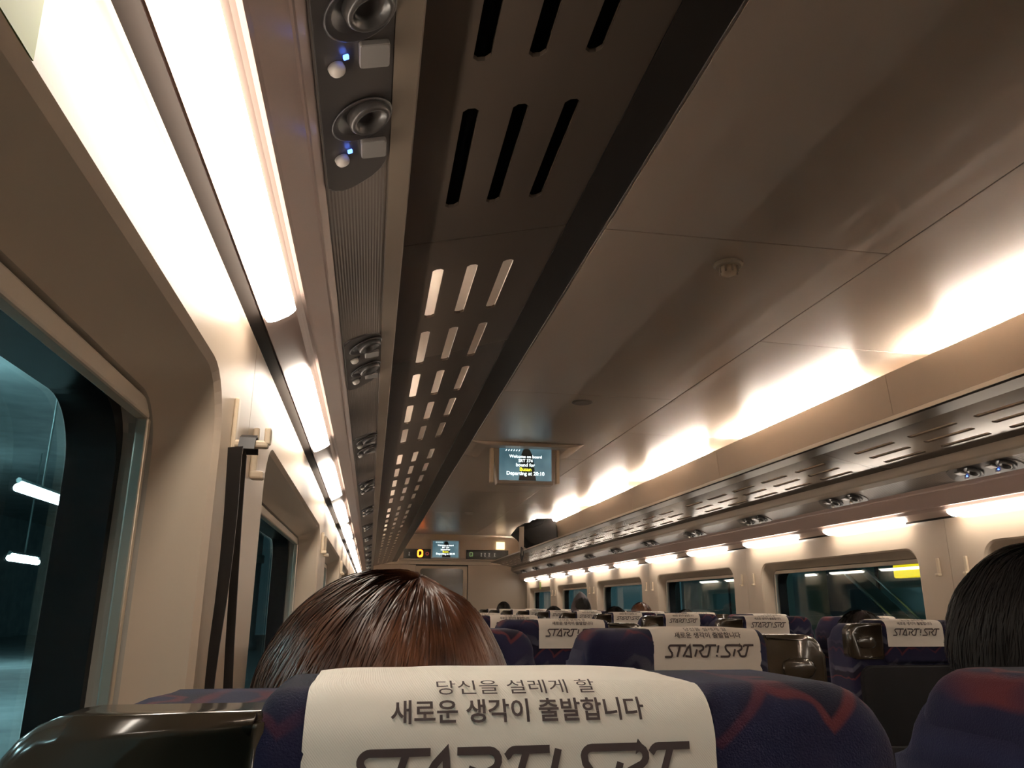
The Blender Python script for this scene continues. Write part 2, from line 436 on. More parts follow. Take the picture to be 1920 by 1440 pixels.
for s in (-1, 1):
    rk = empty('luggage_rack', (s*1.0, 4, H+.62)); ri = Matrix.Translation((-s*1.0, -4, -(H+.62)))
    tag(rk, 'brown slotted luggage rack above the windows on the %s' % SIDE[s], 'luggage rack')
    def rc(name, me, m):
        me.transform(ri); return link(name, me, m, rk)
    y = 1.24-1.92*2
    while y < RACK_END:
        b = y+1.92-.003
        if b > Y1: break
        rc('shelf', shelf_me(y, b, s), M_rack); y += 1.92
    ye = y
    rc('lip', prism_me([(.8325, .6665), (.76, .6745), (.756, .679), (.756, .694), (.764, .70), (.8325, .69)], 1.24-1.92*2, ye, s), M_lip)
    rc('edge_trim', prism_me([(.7555, .680), (.7525, .680), (.7525, .695), (.7555, .695)], 1.24-1.92*2, ye, s), M_alu)
    y = 3.2-1.92*4
    while y < Y1:
        a, b = max(y, Y0)+.0015, min(y+1.92, Y1)-.0015
        if b-a > .1: rc('back_panel', prism_me([(1.27, .61), (1.236, 1.075), (1.238, 1.08), (1.248, 1.08), (1.282, .61)], a, b, s), M_panel)
        y += 1.92
# ------------------------------------------------------------------ lamps
def lamp_me(l, w, t):
    return slab_me(rrect(-l/2, l/2, -w/2, w/2, .012, 5), 0, t, .002, 2)
lamp_d = lamp_me(.65, .043, .006); lamp_d.transform(Matrix.Rotation(math.radians(90), 4, 'X'))   # l along x, w along y, thickness -> z
def strip_frame(s, p0, p1, y):            # p0 outer, p1 inner (u, z): frame with n facing into the cabin
    a = Vector((s*p0[0], y, H+p0[1])); b = Vector((s*p1[0], y, H+p1[1])); w = (b-a).normalized()
    n = Vector((w.z, 0, -w.x)); n = n if n.z < 0 else -n
    l = w.cross(n); o = (a+b)/2
    m = Matrix((l, w, n)).transposed().to_4x4(); m.translation = o; return m
wl = []
for s in (-1, 1):
    k = -6
    while True:
        a = 3.25+.96*k; k += 1
        if a < Y0+.1: continue
        if a+.68 > Y1-.1: break
        wl.append((s, a))
for s, a in wl:
    n = sum(1 for (q, b) in wl if q == s and b >= a)
    sf = suffix((s*1.3, a, H+.395), (s*1.3, a+.7, H+.395))
    r = empty('window_lamp'+sf); r.matrix_world = strip_frame(s, (1.318, .386), (1.277, .409), a+.365)
    tag(r, 'glowing window lamp, %s from the end wall on the %s' % (ORD[n], SIDE[s]), 'lamp', 'lamps in the rail above the windows')
    link('diffuser'+sf, lamp_d, M_lampw, r, True, loc=(0, 0, .0064))
tube = tube_me([(0, -.64, 0), (0, .64, 0)], .012, 10)
holder = box_me(-.014, .014, -.012, .012, -.03, .014)
cv = []
for s in (-1, 1):
    for k in range(-3, 5):
        a = 3.5+1.92*k
        if a > Y0+.1 and a+1.28 < Y1: cv.append((s, a))
for s, a in cv:
    n = sum(1 for (q, b) in cv if q == s and b >= a)
    sf = suffix((s*1.30, a, H+1.08), (s*1.30, a+1.28, H+1.08))
    r = empty('cove_lamp'+sf, (s*1.30, a+.64, H+1.066)); tag(r, 'tube lamp in the ceiling cove, %s from the end wall, %s' % (ORD[n], SIDE[s]), 'lamp', 'tube lamps behind the racks')
    link('tube'+sf, tube, M_cove, r, True)
    for yy in (-.652, .652): link('holder', holder, M_alu, r, loc=(0, yy, -.002))
    link('bracket', box_me(-.014, .12, -.02, .02, -.028, -.018) if s > 0 else box_me(-.12, .014, -.02, .02, -.028, -.018), M_alu, r)
    link('batten', box_me(-.012, .012, -.6, .6, -.028, -.014), M_alu, r)
# ------------------------------------------------------------------ reading units
U_house = slab_me([(x, z) for x, z in rrect(-.185, .185, -.041, .041, .02, 5, (.05, .018, .018, .05))], -.004, .006, .003, 2); U_house.transform(Matrix.Rotation(math.radians(90), 4, 'X'))
for v in U_house.vertices: v.co.z *= -1
U_house.flip_normals()
me_dish = lathe_me([(.036, 0), (.037, .002), (.034, .003), (.026, -.001), (.02, -.002)], 28)
me_ring = lathe_me([(.024, -.002), (.024, .010), (.0215, .0135), (.018, .0125), (.0165, .006), (.012, .003)], 28)
me_lens = slab_me(rrect(-.017, .017, -.015, .015, .003, 3), -.002, .005, .001, 1); me_lens.transform(Matrix.Rotation(math.radians(90), 4, 'X'))
me_btn = lathe_me([(.0085, -.002), (.0085, .003), (.007, .006), (.004, .0075), (.0015, .008)], 20)
me_led = box_me(-.0028, .0028, -.0028, .0028, -.001, .002, .0006, 1)
me_led_off = me_led.copy()
units = []
for s in (-1, 1):
    for k in range(-2, 12):
        yy = 1.685+.96*k
        if Y0+.3 < yy < Y1-.4: units.append((s, yy))
for s, yy in units:
    n = sum(1 for (q, b) in units if q == s and b >= yy)
    r = empty('reading_light_unit'); r.matrix_world = strip_frame(s, (1.231, .505), (1.156, .545), yy)
    tag(r, 'dark overhead unit of nozzles and buttons, %s from the end wall, %s' % (ORD[n], SIDE[s]), 'reading light', 'overhead units above the seat rows')
    link('housing', U_house, M_unit, r)
    d = 1 if r.matrix_world.col[0].y > 0 else -1       # direction of local x along the carriage
    for i in (0, 1):
        x = d*(-.125+i*.165)
        z = .0065
        dd = link('dish', me_dish, M_unit2, r, True, loc=(x, .004, z))
        link('nozzle', me_ring, M_ring, r, True, loc=(x-d*.008, .01, z))
        ln = link('lens', me_lens, M_lens, r, loc=(x+d*.058, .017, z+.003)); ln.rotation_euler = (.25, 0, 0)
        link('button', me_btn, M_btn, r, True, loc=(x+d*.068, -.022, z))
        lit = yy < 1.2 or (s > 0 and yy < 3)
        link('indicator', me_led if lit else me_led_off, M_led if lit else M_unit2, r, loc=(x+d*.054, -.012, z+.001))

# ------------------------------------------------------------------ end wall
ew = tag(empty('wall_end', (0, Y1, 0)), kind='structure')
def ec(name, me, m, parent=ew):
    me.transform(Matrix.Translation((0, -Y1, 0))); return link(name, me, m, parent)
DX0, DX1, DZ = -.44, .398, H+.62
ec('wall_panel', box_me(-1.5, DX0-.004, Y1, Y1+.05, 0, H+.64), M_door)
ec('wall_panel', box_me(DX1+.012, 1.5, Y1, Y1+.05, 0, H+.64), M_door)
ec('wall_panel', box_me(-1.5, 1.5, Y1, Y1+.05, H+.645, H+1.16), M_wall)
ec('wall_backing', box_me(-1.5, 1.5, Y1+.05, Y1+.08, 0, H+1.16), M_dkline)
ec('ledge', box_me(-.72, 1.09, Y1-.05, Y1, H+.70, H+.735, .006), M_strip)
dr = tag(empty('door_1', (0, Y1, 0)), kind='structure')
ec('frame', slab_me([(DX0, 0), (DX1, 0), (DX1, DZ), (DX0, DZ)], Y1+.012, Y1+.03), M_door, dr)
ec('pane', slab_me(rrect(DX0+.07, DX1-.07, .5, DZ-.04, .04), Y1+.004, Y1+.012), mat('door_glass', (.05, .042, .036), .12), dr)
ec('handle', box_me(DX0+.03, DX0+.045, Y1-.03, Y1+.012, .9, 1.2, .004), M_alu, dr)
tag(link('wall_back', box_me(-1.5, 1.5, Y0-.05, Y0, 0, H+1.16), M_door), kind='structure')
# the dark information strip on the ledge
isg = empty('information_sign', (.2, Y1-.03, H+.735)); ii = Matrix.Translation((-.2, -(Y1-.03), -(H+.735)))
tag(isg, 'black information strip with orange digit on the end wall ledge', 'sign')
def ic(name, me, m):
    me.transform(ii); return link(name, me, m, isg)
ic('case', box_me(-.65, .10, Y1-.045, Y1-.004, H+.737, H+.885, .004), M_sign)
ic('case', box_me(.37, 1.07, Y1-.045, Y1-.004, H+.737, H+.885, .004), M_sign)
def flat(me, x, y, z, s=1, ry=0):         # text meshes (x, y) -> facing -y
    me.transform(Matrix.Rotation(math.radians(90), 4, 'X')); me.transform(Matrix.Translation((x, y, z))); return me
dg0 = strokes_me([rrect(-.035, .035, -.05, .05, .028, 4)+[(.035, -.022)]], .024)
ic('digit', flat(dg0, -.385, Y1-.047, H+.815), M_led_o)
for x in (-.56, .62, .68, .75, .84):
    gl = strokes_me([[(-.012, .02), (.004, .02), (-.006, -.024), (.012, -.024)]], .012)
    ic('glyph', flat(gl, x, Y1-.047, H+.81), M_white_led)
ic('pictogram', flat(strokes_me([rrect(-.022, .022, -.03, .03, .01, 3)+[(.022, -.02)]], .014), .45, Y1-.047, H+.812), mat('sign_green', (.1, .2, .08), .5, emit=(.25, .45, .15), es=.25))
ic('pictogram', flat(strokes_me([rrect(-.022, .022, -.022, .022, .02, 3)+[(.022, 0)]], .012), -.27, Y1-.047, H+.812), mat('sign_red', (.3, .06, .05), .5, emit=(.5, .08, .06), es=.2))
lb = box_me(.94-.07, .94+.07, Y1-.03, Y1-.002, H+.9, H+1.02, .006)
lbo = link('light_box', lb, M_warm); tag(lbo, 'small warm lit box on the end wall beside the black bag', 'light')
lbo.data.transform(Matrix.Translation((-.94, -Y1+.03, -H-.9))); lbo.location = (.94, Y1-.03, H+.9)
# ------------------------------------------------------------------ monitors
def screen_parts(root, w, h, yface, mir=1):
    m, nt, b = nodes('screen_'+root.name)
    N = nt.nodes.new; L = nt.links.new
    tc = N('ShaderNodeTexCoord'); nz = N('ShaderNodeTexNoise'); nz.inputs['Scale'].default_value = 6/w*.3; L(tc.outputs['Object'], nz.inputs['Vector'])
    r = N('ShaderNodeValToRGB'); r.color_ramp.elements[0].position = .3; r.color_ramp.elements[1].position = .75
    r.color_ramp.elements[0].color = (.03, .09, .12, 1); r.color_ramp.elements[1].color = (.16, .28, .32, 1)
    L(nz.outputs['Fac'], r.inputs['Fac']); L(r.outputs['Color'], b.inputs['Emission Color']); b.inputs['Emission Strength'].default_value = .6
    b.inputs['Base Color'].default_value = (.02, .02, .02, 1); b.inputs['Roughness'].default_value = .3
    sc = link('screen', box_me(-w/2, w/2, yface, yface+.006, -h/2, h/2), m, root)
    dark = mat('screen_dark', (.004, .005, .006), .4)
    sil = [(-.13*w, -.5*h), (.2*w, -.5*h), (.16*w, 0), (.13*w, .3*h), (.08*w, .46*h), (.02*w, .49*h), (-.04*w, .46*h), (-.08*w, .3*h), (-.1*w, 0)]
    link('picture', slab_me(sil, yface-.0008, yface), dark, sc)
    tw = mat('screen_text', (.8, .9, .9), .5, emit=(.85, 1, 1), es=1.6); ty = mat('screen_text_yellow', (.8, .8, .1), .5, emit=(.95, .9, .05), es=1.1)
    for body, ww, zz, mm in (('Welcome on board', .62, .24, tw), ('SRT 374', .27, .11, tw), ('bound for', .36, -.02, tw), ('Busan', .22, -.155, ty), ('Departing at 20:10', .72, -.3, tw)):
        link('text', flat(fit_w(text_me(body, 1, .012), ww*w), 0, yface-.0018, zz*h), mm, sc)
    link('text', flat(strokes_me([[(-.1*w+i*.05*w, 0), (-.1*w+i*.05*w+.02*w, .05*h)] for i in range(6)], .012*w), -.28*w, yface-.0018, .4*h), tw, sc)
    return sc
mon_y = 5.45
mc = at_y(985, 871, mon_y)
mr = empty('ceiling_monitor', (mc.x, mon_y, mc.z)); tag(mr, 'ceiling-hung monitor with welcome text in a beige case', 'monitor')
W2, H2 = .47, .285
mtop = H+1.13-mc.z
case = slab_me([(-W2/2+.03, -H2/2), (W2/2-.03, -H2/2), (W2/2, H2/2-.04), (W2/2, H2/2), (-W2/2, H2/2), (-W2/2, H2/2-.04)], 0, .1, .008, 2)
link('case', case, M_caseg, mr)
screen_parts(mr, .385, .235, -.008)
link('mount', slab_me([(-.3, mtop), (-.22, H2/2-.005), (.22, H2/2-.005), (.3, mtop)], .03, .30, .006, 2), M_caseg, mr)
# curved cowl behind and beside it
cow = slab_me([(-.42, mtop), (-.37, mtop-.015), (-.30, mtop-.03), (.30, mtop-.03), (.37, mtop-.015), (.42, mtop)], -.10, .42, .012, 3)
link('cowl', cow, M_ceil, mr)
for q in (-1, 1): link('arm', box_me(q*.243-.012, q*.243+.012, .0, .06, -H2/2+.01, H2/2-.02, .004), M_hook, mr)
m2 = at_y(835, 1027.5, Y1-.03)
mr2 = empty('wall_monitor', (m2.x, Y1-.07, H+.736)); tag(mr2, 'small monitor with welcome text standing on end wall ledge', 'monitor')
mm = empty('tmp')
sroot = mr2
h2 = .30; w2 = .47
link('case', box_me(-w2/2, w2/2, 0, .06, 0, h2, .008), mat('monitor_silver', (.4, .4, .4), .4), mr2)
sp = screen_parts(mr2, .42, .26, -.007); sp.location = (0, 0, h2/2)
bpy.data.objects.remove(mm)
# ------------------------------------------------------------------ ceiling fittings
sp = at_y(1365, 495, 1)
spo = empty('ceiling_sensor', (0, 2.27, H+1.13)); tag(spo, 'small pale domed sensor on the ceiling, farthest from the end wall', 'sensor')
link('plate', lathe_me([(.05, .0), (.05, -.006), (.043, -.012), (.03, -.013)], 32), M_clear, spo, False)
link('dome', lathe_me([(.03, -.012), (.029, -.03), (.024, -.04), (.012, -.044), (.004, -.045)], 24), mat('sensor_dome', (.5, .42, .34), .18), spo, True)
for i in range(8):
    a = i*math.pi/4
    link('rib', box_me(-.0025, .0025, -.0025, .0025, -.036, -.011), M_clear, spo, loc=(.031*math.cos(a), .031*math.sin(a), 0))
det = at_y(880, 961, 1); yy = (1.13-.002)/(det.z-H)
dt = link('ceiling_detector', lathe_me([(.055, 0), (.055, -.012), (.045, -.03), (.02, -.034)], 24), M_btn, None, False, (0.02, yy, H+1.13)); tag(dt, 'pale round detector on the ceiling beyond the hanging monitor', 'detector')
fl = at_y(1092, 754, 1); yy = 1.13/(fl.z-H)
spk = link('ceiling_grille', lathe_me([(.06, 0), (.06, -.004), (.05, -.007), (.01, -.006)], 28), M_lens, None, False, (CAMX+(fl.x-CAMX)*yy, yy, H+1.13)); tag(spk, 'flat round grille on the ceiling before the hanging monitor', 'grille')
# ------------------------------------------------------------------ coat hooks, strap, stickers
def hook(x, y, z, s, out=False, n=''):
    r = empty('coat_hook', (x, y, z)); 
    if out:
        link('plate', box_me(-.003, .003, -.008, .008, -.04, .04, .002), M_hook, r, loc=(-s*.003, 0, 0))
        link('arm', box_me(min(0, -s*.047), max(0, -s*.047), -.007, .007, -.005, .005, .003), M_hook, r, loc=(0, 0, -.02))
        link('tip', box_me(-.004, .004, -.007, .007, 0, .022, .002), M_hook, r, loc=(-s*.045, 0, -.02))
    else:
        link('plate', box_me(-.005, .005, -.008, .008, -.038, .038, .003), M_hook, r, loc=(-s*.005, 0, 0))
        link('tip', box_me(-.01, .01, -.011, .011, -.006, .006, .003), M_hook, r, loc=(-s*.011, 0, -.034))
    return r
hk = []
for s in (-1, 1):
    for k in range(0, 6):
        yp = 1.155+1.92*k
        for d in (-.1, .07):
            if yp+d < Y1-.2: hk.append((s, yp+d, k, d))
hz = .235
for s, yq, k, d in hk:
    out = (s == -1 and k == 0 and d < 0)
    if s == -1 and k == 0: yq = 1.03 if d < 0 else 1.2
    r = hook(s*WALLU, yq, H+(.22 if s < 0 else .175), s, out)
    n = len([1 for q in hk if q[0] == s and q[2] >= k and q[3] == d])
    tag(r, 'ivory coat hook carrying the black strap' if out else 'folded ivory coat hook, %s pillar from the end wall, %s, %s' % (ORD[n], SIDE[s], 'end wall edge' if d > 0 else 'other edge'), 'coat hook', 'coat hooks on the window pillars')
# black strap of a bag that hangs from the folded-out hook
hx, hy, hzz = -WALLU+.022, 1.03, H+.22-.02
sg = empty('shoulder_bag', (hx, hy, H-.5)); tag(sg, 'black shoulder bag hanging by its long strap from the coat hook', 'bag')
def ribbon_me(path, wdir, w, t):
    vs = []; fs = []
    for i, p in enumerate(path):
        p = Vector(p); tt = (Vector(path[min(i+1, len(path)-1)])-Vector(path[max(0, i-1)])).normalized(); wv = (wdir-tt*wdir.dot(tt)).normalized(); nn = tt.cross(wv)
        for a, b in ((-1, -1), (1, -1), (1, 1), (-1, 1)): vs.append(p+wv*a*w/2+nn*b*t/2)
    for i in range(len(path)-1): fs += [(4*i+k, 4*i+(k+1) % 4, 4*i+4+(k+1) % 4, 4*i+4+k) for k in range(4)]
    fs += [(0, 1, 2, 3), tuple(4*len(path)-4+k for k in range(4))]
    return me_from(vs, fs)
def strap(pts, w0, w1, yp):
    ps = [at_y(px, py, yp) - Vector((hx, hy, H-.5)) for px, py in pts]; vs = []; fs = []
    for i, q in enumerate(ps):
        t = i/(len(ps)-1); w = w0+(w1-w0)*t; d = (.8-.5*t, -.6+.1*t)
        for a, b in ((-1, -1), (1, -1), (1, 1), (-1, 1)): vs.append((q.x+a*w/2, q.y+b*.0015-a*w*.3, q.z))
    for i in range(len(ps)-1): fs += [(4*i+k, 4*i+(k+1) % 4, 4*i+4+(k+1) % 4, 4*i+4+k) for k in range(4)]
    return me_from(vs, fs+[(0, 1, 2, 3), tuple(4*len(ps)-4+k for k in range(4))])
link('strap', strap([(442, 838), (440, 856), (433, 960), (424, 1050), (414, 1130), (402, 1210), (394, 1275), (388, 1340), (392, 1420)], .02, .009, .985), M_strap, sg)
link('strap', strap([(450, 838), (455, 856), (447, 960), (441, 1050), (436, 1130), (431, 1210), (428, 1275), (426, 1340), (424, 1420)], .011, .012, 1.05), M_strap, sg)
link('strap_loop', ribbon_me([(0, -.02, hzz-H+.5-.01), (0, -.012, hzz-H+.5+.006), (0, 0, hzz-H+.5+.011), (0, .012, hzz-H+.5+.006), (0, .02, hzz-H+.5-.01)], Vector((1, 0, 0)), .02, .0025), M_strap, sg)
link('pouch', box_me(-.015, .02, .212, .295, -.2, .02, .012, 3), M_bag, sg, True)
# green sticker above the nearest window, and a small one by the far windows
a = at_x(112, 0, -WALLU+.0015); b = at_x(63, 124, -WALLU+.0015)
st = link('wall_sticker', slab_me([(-.2, 0), (0, 0), (-.004, .085), (-.2, .085)], 0, .0008), M_stick); st.rotation_euler = (0, 0, math.radians(90)); st.location = (-WALLU+.001, b.y, b.z+.003)
tag(st, 'pale green sticker on the wall above the window that shows platform lamps', 'sticker')
a = at_x(1013, 1098, WALLU)
st2 = link('wall_sticker', box_me(-.001, 0, -.07, .07, -.05, .05), M_stick, None, False, (WALLU-.0005, a.y, a.z)); tag(st2, 'small green sticker between the far window lamps, escalator side', 'sticker')
# ------------------------------------------------------------------ seats
SX = {'w': .065+CAMX, 'a': .59+CAMX}
SEATW = .444; ST = .13; ZTOP = H-.043
TILT = math.radians(8)
def seat_outline(w, h, r): return rrect(-w/2, w/2, -h, 0, r, 6, (.03, r, r, .03))
me_back = slab_me(seat_outline(SEATW, .70, .045), 0, ST, .026, 4)
for v in me_back.vertices: v.co.z -= .004
for v in me_back.vertices:                # soft pillow on the front, slight crown along the top
    if v.co.z > -.05: v.co.z += -.006*(abs(v.co.x)/.22)**3
me_bolster = slab_me(rrect(-.15, .15, -.62, -.24, .05, 5), ST-.01, ST+.025, .015, 3)
me_cush = slab_me(rrect(-SEATW/2+.01, SEATW/2-.01, 0, .12, .03, 4), 0, .46, .03, 3)
me_arm = slab_me(rrect(0, .34, -.025, .025, .02, 4), -.012, .012, .008, 2); me_arm.transform(Matrix.Rotation(math.radians(90), 4, 'Z'))
me_post = box_me(-.01, .01, .02, .07, -.28, 0, .006)
me_ped = slab_me([(-.16, 0), (.16, 0), (.12, .27), (-.12, .27)], .05, .42, .01, 2)
me_lshell = slab_me(rrect(-SEATW/2+.02, SEATW/2-.02, -.68, -.13, .04, 4), -.012, .01, .006, 2)
me_pocket = slab_me(rrect(-.16, .16, -.6, -.36, .02, 4), -.022, -.0125, .004, 2)
def grip_me():                             # glossy brown shoulder piece, outer side at -x
    bm = bmesh.new()
    ol = rrect(-SEATW/2-.004, -SEATW/2+.112, -.112, -.005, .03, 6, (.006, .004, .034, .016))
    a = [bm.verts.new((x, -.008, z)) for x, z in ol]; b = [bm.verts.new((x, .035, z)) for x, z in ol]
    n = len(a); fa = bm.faces.new(a); fb = bm.faces.new(list(reversed(b)))
    for i in range(n): bm.faces.new((a[i], b[i], b[(i+1) % n], a[(i+1) % n]))
    bmesh.ops.bevel(bm, geom=list(set(fa.edges)), offset=.010, segments=5, affect='EDGES', profile=.5)
    return me_bm(bm)
me_gripL = grip_me(); me_gripR = me_gripL.copy()
for v in me_gripR.vertices: v.co.x *= -1
me_gripR.flip_normals()
def scoop_me(sgn):
    me = slab_me(rrect(-.032, .032, -.017, .017, .016, 5), -.0125, -.006, .005, 3)
    me.transform(Matrix.Translation((sgn*(SEATW/2-.05), 0, -.062))); return me
me_scL = scoop_me(-1); me_scR = scoop_me(1)
# cover from the fabric, standing proud of the grip
def pad_me(sgn):
    x0, x1 = (-SEATW/2+.108, SEATW/2-.006) if sgn < 0 else (-SEATW/2+.006, SEATW/2-.108)
    ol = rrect(-.012, ST-.012, -.125, .004, .026, 7, (.012, .026, .026, .012)); n = len(ol)
    if sgn < 0: ends = ((x0, .012), (x1, .036))
    else: ends = ((x0, .036), (x1, .012))
    secs = []                              # (x, inset) rounded over at both ends
    for i in range(6): a = math.pi/2*i/5; secs.append((ends[0][0]+ends[0][1]*(1-math.sin(a)), ends[0][1]*(1-math.cos(a)) if i else 0))
    secs = [(ends[0][0]+ends[0][1]*(1-math.cos(math.pi/2*i/6)), ends[0][1]*(1-math.sin(math.pi/2*i/6))) for i in range(7)]
    secs += [(x0+(x1-x0)*f, 0) for f in (.3, .5, .7)]
    secs += [(ends[1][0]-ends[1][1]*(1-math.sin(math.pi/2*i/6)), ends[1][1]*(1-math.cos(math.pi/2*i/6))) for i in range(7)]
    vs = []
    for x, ins in secs:
        ky, kz = 1-ins*.55/.07, 1-ins*.95/.065
        vs += [(x, .053+(y-.053)*ky, -.0605+(z+.0605)*kz) for y, z in ol]
    fs = [f for j in range(len(secs)-1) for f in ring_faces(list(range(j*n, j*n+n)), list(range(j*n+n, j*n+2*n)))]
    return me_from(vs, fs+[tuple(range(n)), tuple(range(len(vs)-n, len(vs)))])
me_padL = pad_me(-1); me_padR = pad_me(1)
# head cloth: profile from the front, over the top, down the back
RR = .0285
def cloth_pt(s):                           # s from the top back shoulder: s < 0 on top, then the arc, then down the back
    yb, zt = -.0145, .0065
    if s < 0: return Vector((0, yb+RR-s, zt)), Vector((0, 0, 1))
    L = RR*math.pi/2
    if s < L:
        a = s/RR; return Vector((0, yb+RR-RR*math.sin(a), zt-RR+RR*math.cos(a))), Vector((0, -math.sin(a), math.cos(a)))
    return Vector((0, yb, zt-RR-(s-L))), Vector((0, -1, 0))
CW = .2
def cloth_me(seed):
    rnd = random.Random(seed); vs = []; fs = []
    ss = [-.097+.0075*i for i in range(13)]+[.004*i for i in range(1, 13)]+[.05+.006*i for i in range(1, 9)]
    front = [(ST+.012, -.10), (ST+.013, -.06), (ST+.01, -.02), (ST-.004, .001)]
    nx = 26; rows = []
    for (y, z) in front: rows.append([Vector((0, y, z)), Vector((0, 1, 0))])
    for s_ in ss: rows.append(list(cloth_pt(s_)))
    for j, (p, n) in enumerate(rows):
        for i in range(nx+1):
            x = -CW/2+CW*i/nx; k = .0009*noise.noise(Vector((x*30+seed, j*.35, seed*3.1)))
            e = abs(i/nx*2-1)
            vs.append(Vector((x, 0, 0))+p+n*(k-.0022*e**6))
    for j in range(len(rows)-1):
        for i in range(nx): fs.append((j*(nx+1)+i, j*(nx+1)+i+1, (j+1)*(nx+1)+i+1, (j+1)*(nx+1)+i))
    return me_from(vs, fs, recalc=False)
def map_text(me, x0, s0):                  # planar (x, y) lettering laid on the cloth
    for v in me.vertices:
        p, n = cloth_pt(s0-v.co.y); q = p+n*.0021; v.co = Vector((v.co.x+x0, q.y, q.z))
    return me
def arc(cx, cy, rx, ry, a0, a1, n=5): return [(cx+rx*math.cos(math.radians(a0+(a1-a0)*i/n)), cy+ry*math.sin(math.radians(a0+(a1-a0)*i/n))) for i in range(n+1)]
LOGO = [
    [(1.5, .85), (.3, .85)]+arc(.26, .68, .2, .17, 90, 190, 6)+[(.2, .42), (.3, .3)]+arc(.16, .16, .16, .16, 40, -90, 5)+[(-.3, 0)],
    [(1.0, .85), (.72, 0)],
    [(1.22, 0), (1.6, .62), (1.82, .85), (1.88, .0), (1.4, .06)],
    [(2.06, .85), (2.72, .85)]+arc(2.74, .66, .2, .19, 90, -60, 6)+[(2.62, .4), (2.72, .2)]+arc(2.95, .17, .2, .17, 200, 270, 4)+[(3.1, 0)]+arc(3.14, .2, .2, .2, 270, 330, 4)+[(3.55, .85)],
    [(2.4, .55), (2.2, 0)],
    [(3.1, .72)]+arc(3.3, .7, .16, .15, 160, 90, 4)+[(4.05, .85)],
    [(4.24, .85), (4.1, .28)], [(4.06, .12), (4.02, 0)],
    [(4.35, 0), (4.95, 0)]+arc(4.98, .16, .16, .16, -80, 40, 5)+[(4.95, .4), (4.84, .55)]+arc(4.98, .7, .17, .15, 200, 90, 5)+[(6.0, .85)]+arc(6.0, .66, .2, .19, 90, -60, 6)+[(5.88, .4), (5.98, .2)]+arc(6.2, .17, .2, .17, 200, 270, 4)+[(6.3, 0)]+arc(6.34, .2, .2, .2, 270, 330, 4)+[(6.78, .85)],
    [(5.62, .55), (5.44, 0)],
    [(6.32, .72)]+arc(6.5, .7, .16, .15, 160, 90, 4)+[(7.22, .85)],
]
def densify(lines, d=.05):
    out = []
    for ln in lines:
        r = [ln[0]]
        for a, b in zip(ln, ln[1:]):
            n = max(1, int(math.hypot(b[0]-a[0], b[1]-a[1])/.12))
            r += [(a[0]+(b[0]-a[0])*i/n, a[1]+(b[1]-a[1])*i/n) for i in range(1, n+1)]
        out.append(r)
    return out
def subdiv_long(me, l):
    bm = bmesh.new(); bm.from_mesh(me)
    for _ in range(4):
        es = [e for e in bm.edges if abs(e.verts[0].co.y-e.verts[1].co.y) > l]
        if not es: break
        bmesh.ops.subdivide_edges(bm, edges=es, cuts=1); bmesh.ops.triangulate(bm, faces=[f for f in bm.faces if len(f.verts) > 4])
    bm.to_mesh(me); bm.free(); return me
k1 = fit_w(text_me('\ub2f9\uc2e0\uc744 \uc124\ub808\uac8c \ud560', 1, .0), .08)
k2 = fit_w(text_me('\uc0c8\ub85c\uc6b4 \uc0dd\uac01\uc774 \ucd9c\ubc1c\ud569\ub2c8\ub2e4', 1, .018), .124)
lg = fit_w(strokes_me(densify(LOGO), .155), .166)
tx = bmesh.new()
for me_, s0 in ((k1, .0145), (k2, .028), (lg, .0535)):
    me_ = subdiv_long(me_, .004); map_text(me_, .0015, s0); tx.from_mesh(me_)
me_text = bpy.data.meshes.new('lettering'); tx.to_mesh(me_text); tx.free()
me_cl = [cloth_me(i) for i in (1, 2, 3)]
SEATS = []
def make_seat(side, which, k):
    x = SX[which] if side < 0 else -SX[which]
    y = .407+P*k
    outer = -1 if (which == 'w') == (side < 0) else 1        # side of the grip
    r = empty('train_seat', (x, y, 0)); SEATS.append(r)
    n = 12-k
    tag(r, 'navy patterned %s seat, %s row from the end wall, %s' % ('window' if which == 'w' else 'aisle', ORD[n], SIDE[side]), 'seat', 'reclining seats in rows')
    tilt = TILT if k else 0.0
    bk = link('backrest', me_back, M_fab, r, True, loc=(0, 0, ZTOP)); bk.rotation_euler = (tilt*0, 0, 0)
    link('bolster', me_bolster, M_fab, r, True, loc=(0, 0, ZTOP))
    pad = link('headrest', me_padL if outer < 0 else me_padR, M_fab, r, True, loc=(0, 0, ZTOP))
    cl = link('headrest_cloth', me_cl[(k+(which == 'a')) % 3], M_cloth, r, True, loc=(.008 if which == 'w' and side < 0 else 0, 0, ZTOP))
    if k < 9: link('lettering', me_text, M_ink, cl)
    gp = link('shoulder_grip', me_gripL if outer < 0 else me_gripR, M_grip, r, True, loc=(0, 0, ZTOP))
    link('finger_scoop', me_scL if outer < 0 else me_scR, M_grip, gp, True)
    link('back_shell', me_lshell, M_shell, r, False, loc=(0, 0, ZTOP))
    link('pocket', me_pocket, M_plas, r, False, loc=(0, 0, ZTOP))
    link('seat_cushion', me_cush, M_fab, r, True, loc=(0, ST, .27))
    for q in (-1, 1):
        a = link('armrest', me_arm, M_plas, r, False, loc=(q*.233, ST+.01, .62)); link('arm_post', me_post, M_plas, a)
    link('pedestal', me_ped, M_plas, r, False)
    return r
for side in (-1, 1):
    for which in ('w', 'a'):
        for k in range(0, 12):
            if side > 0 and k < 2 and which == 'w' and k < 1: pass
            make_seat(side, which, k)
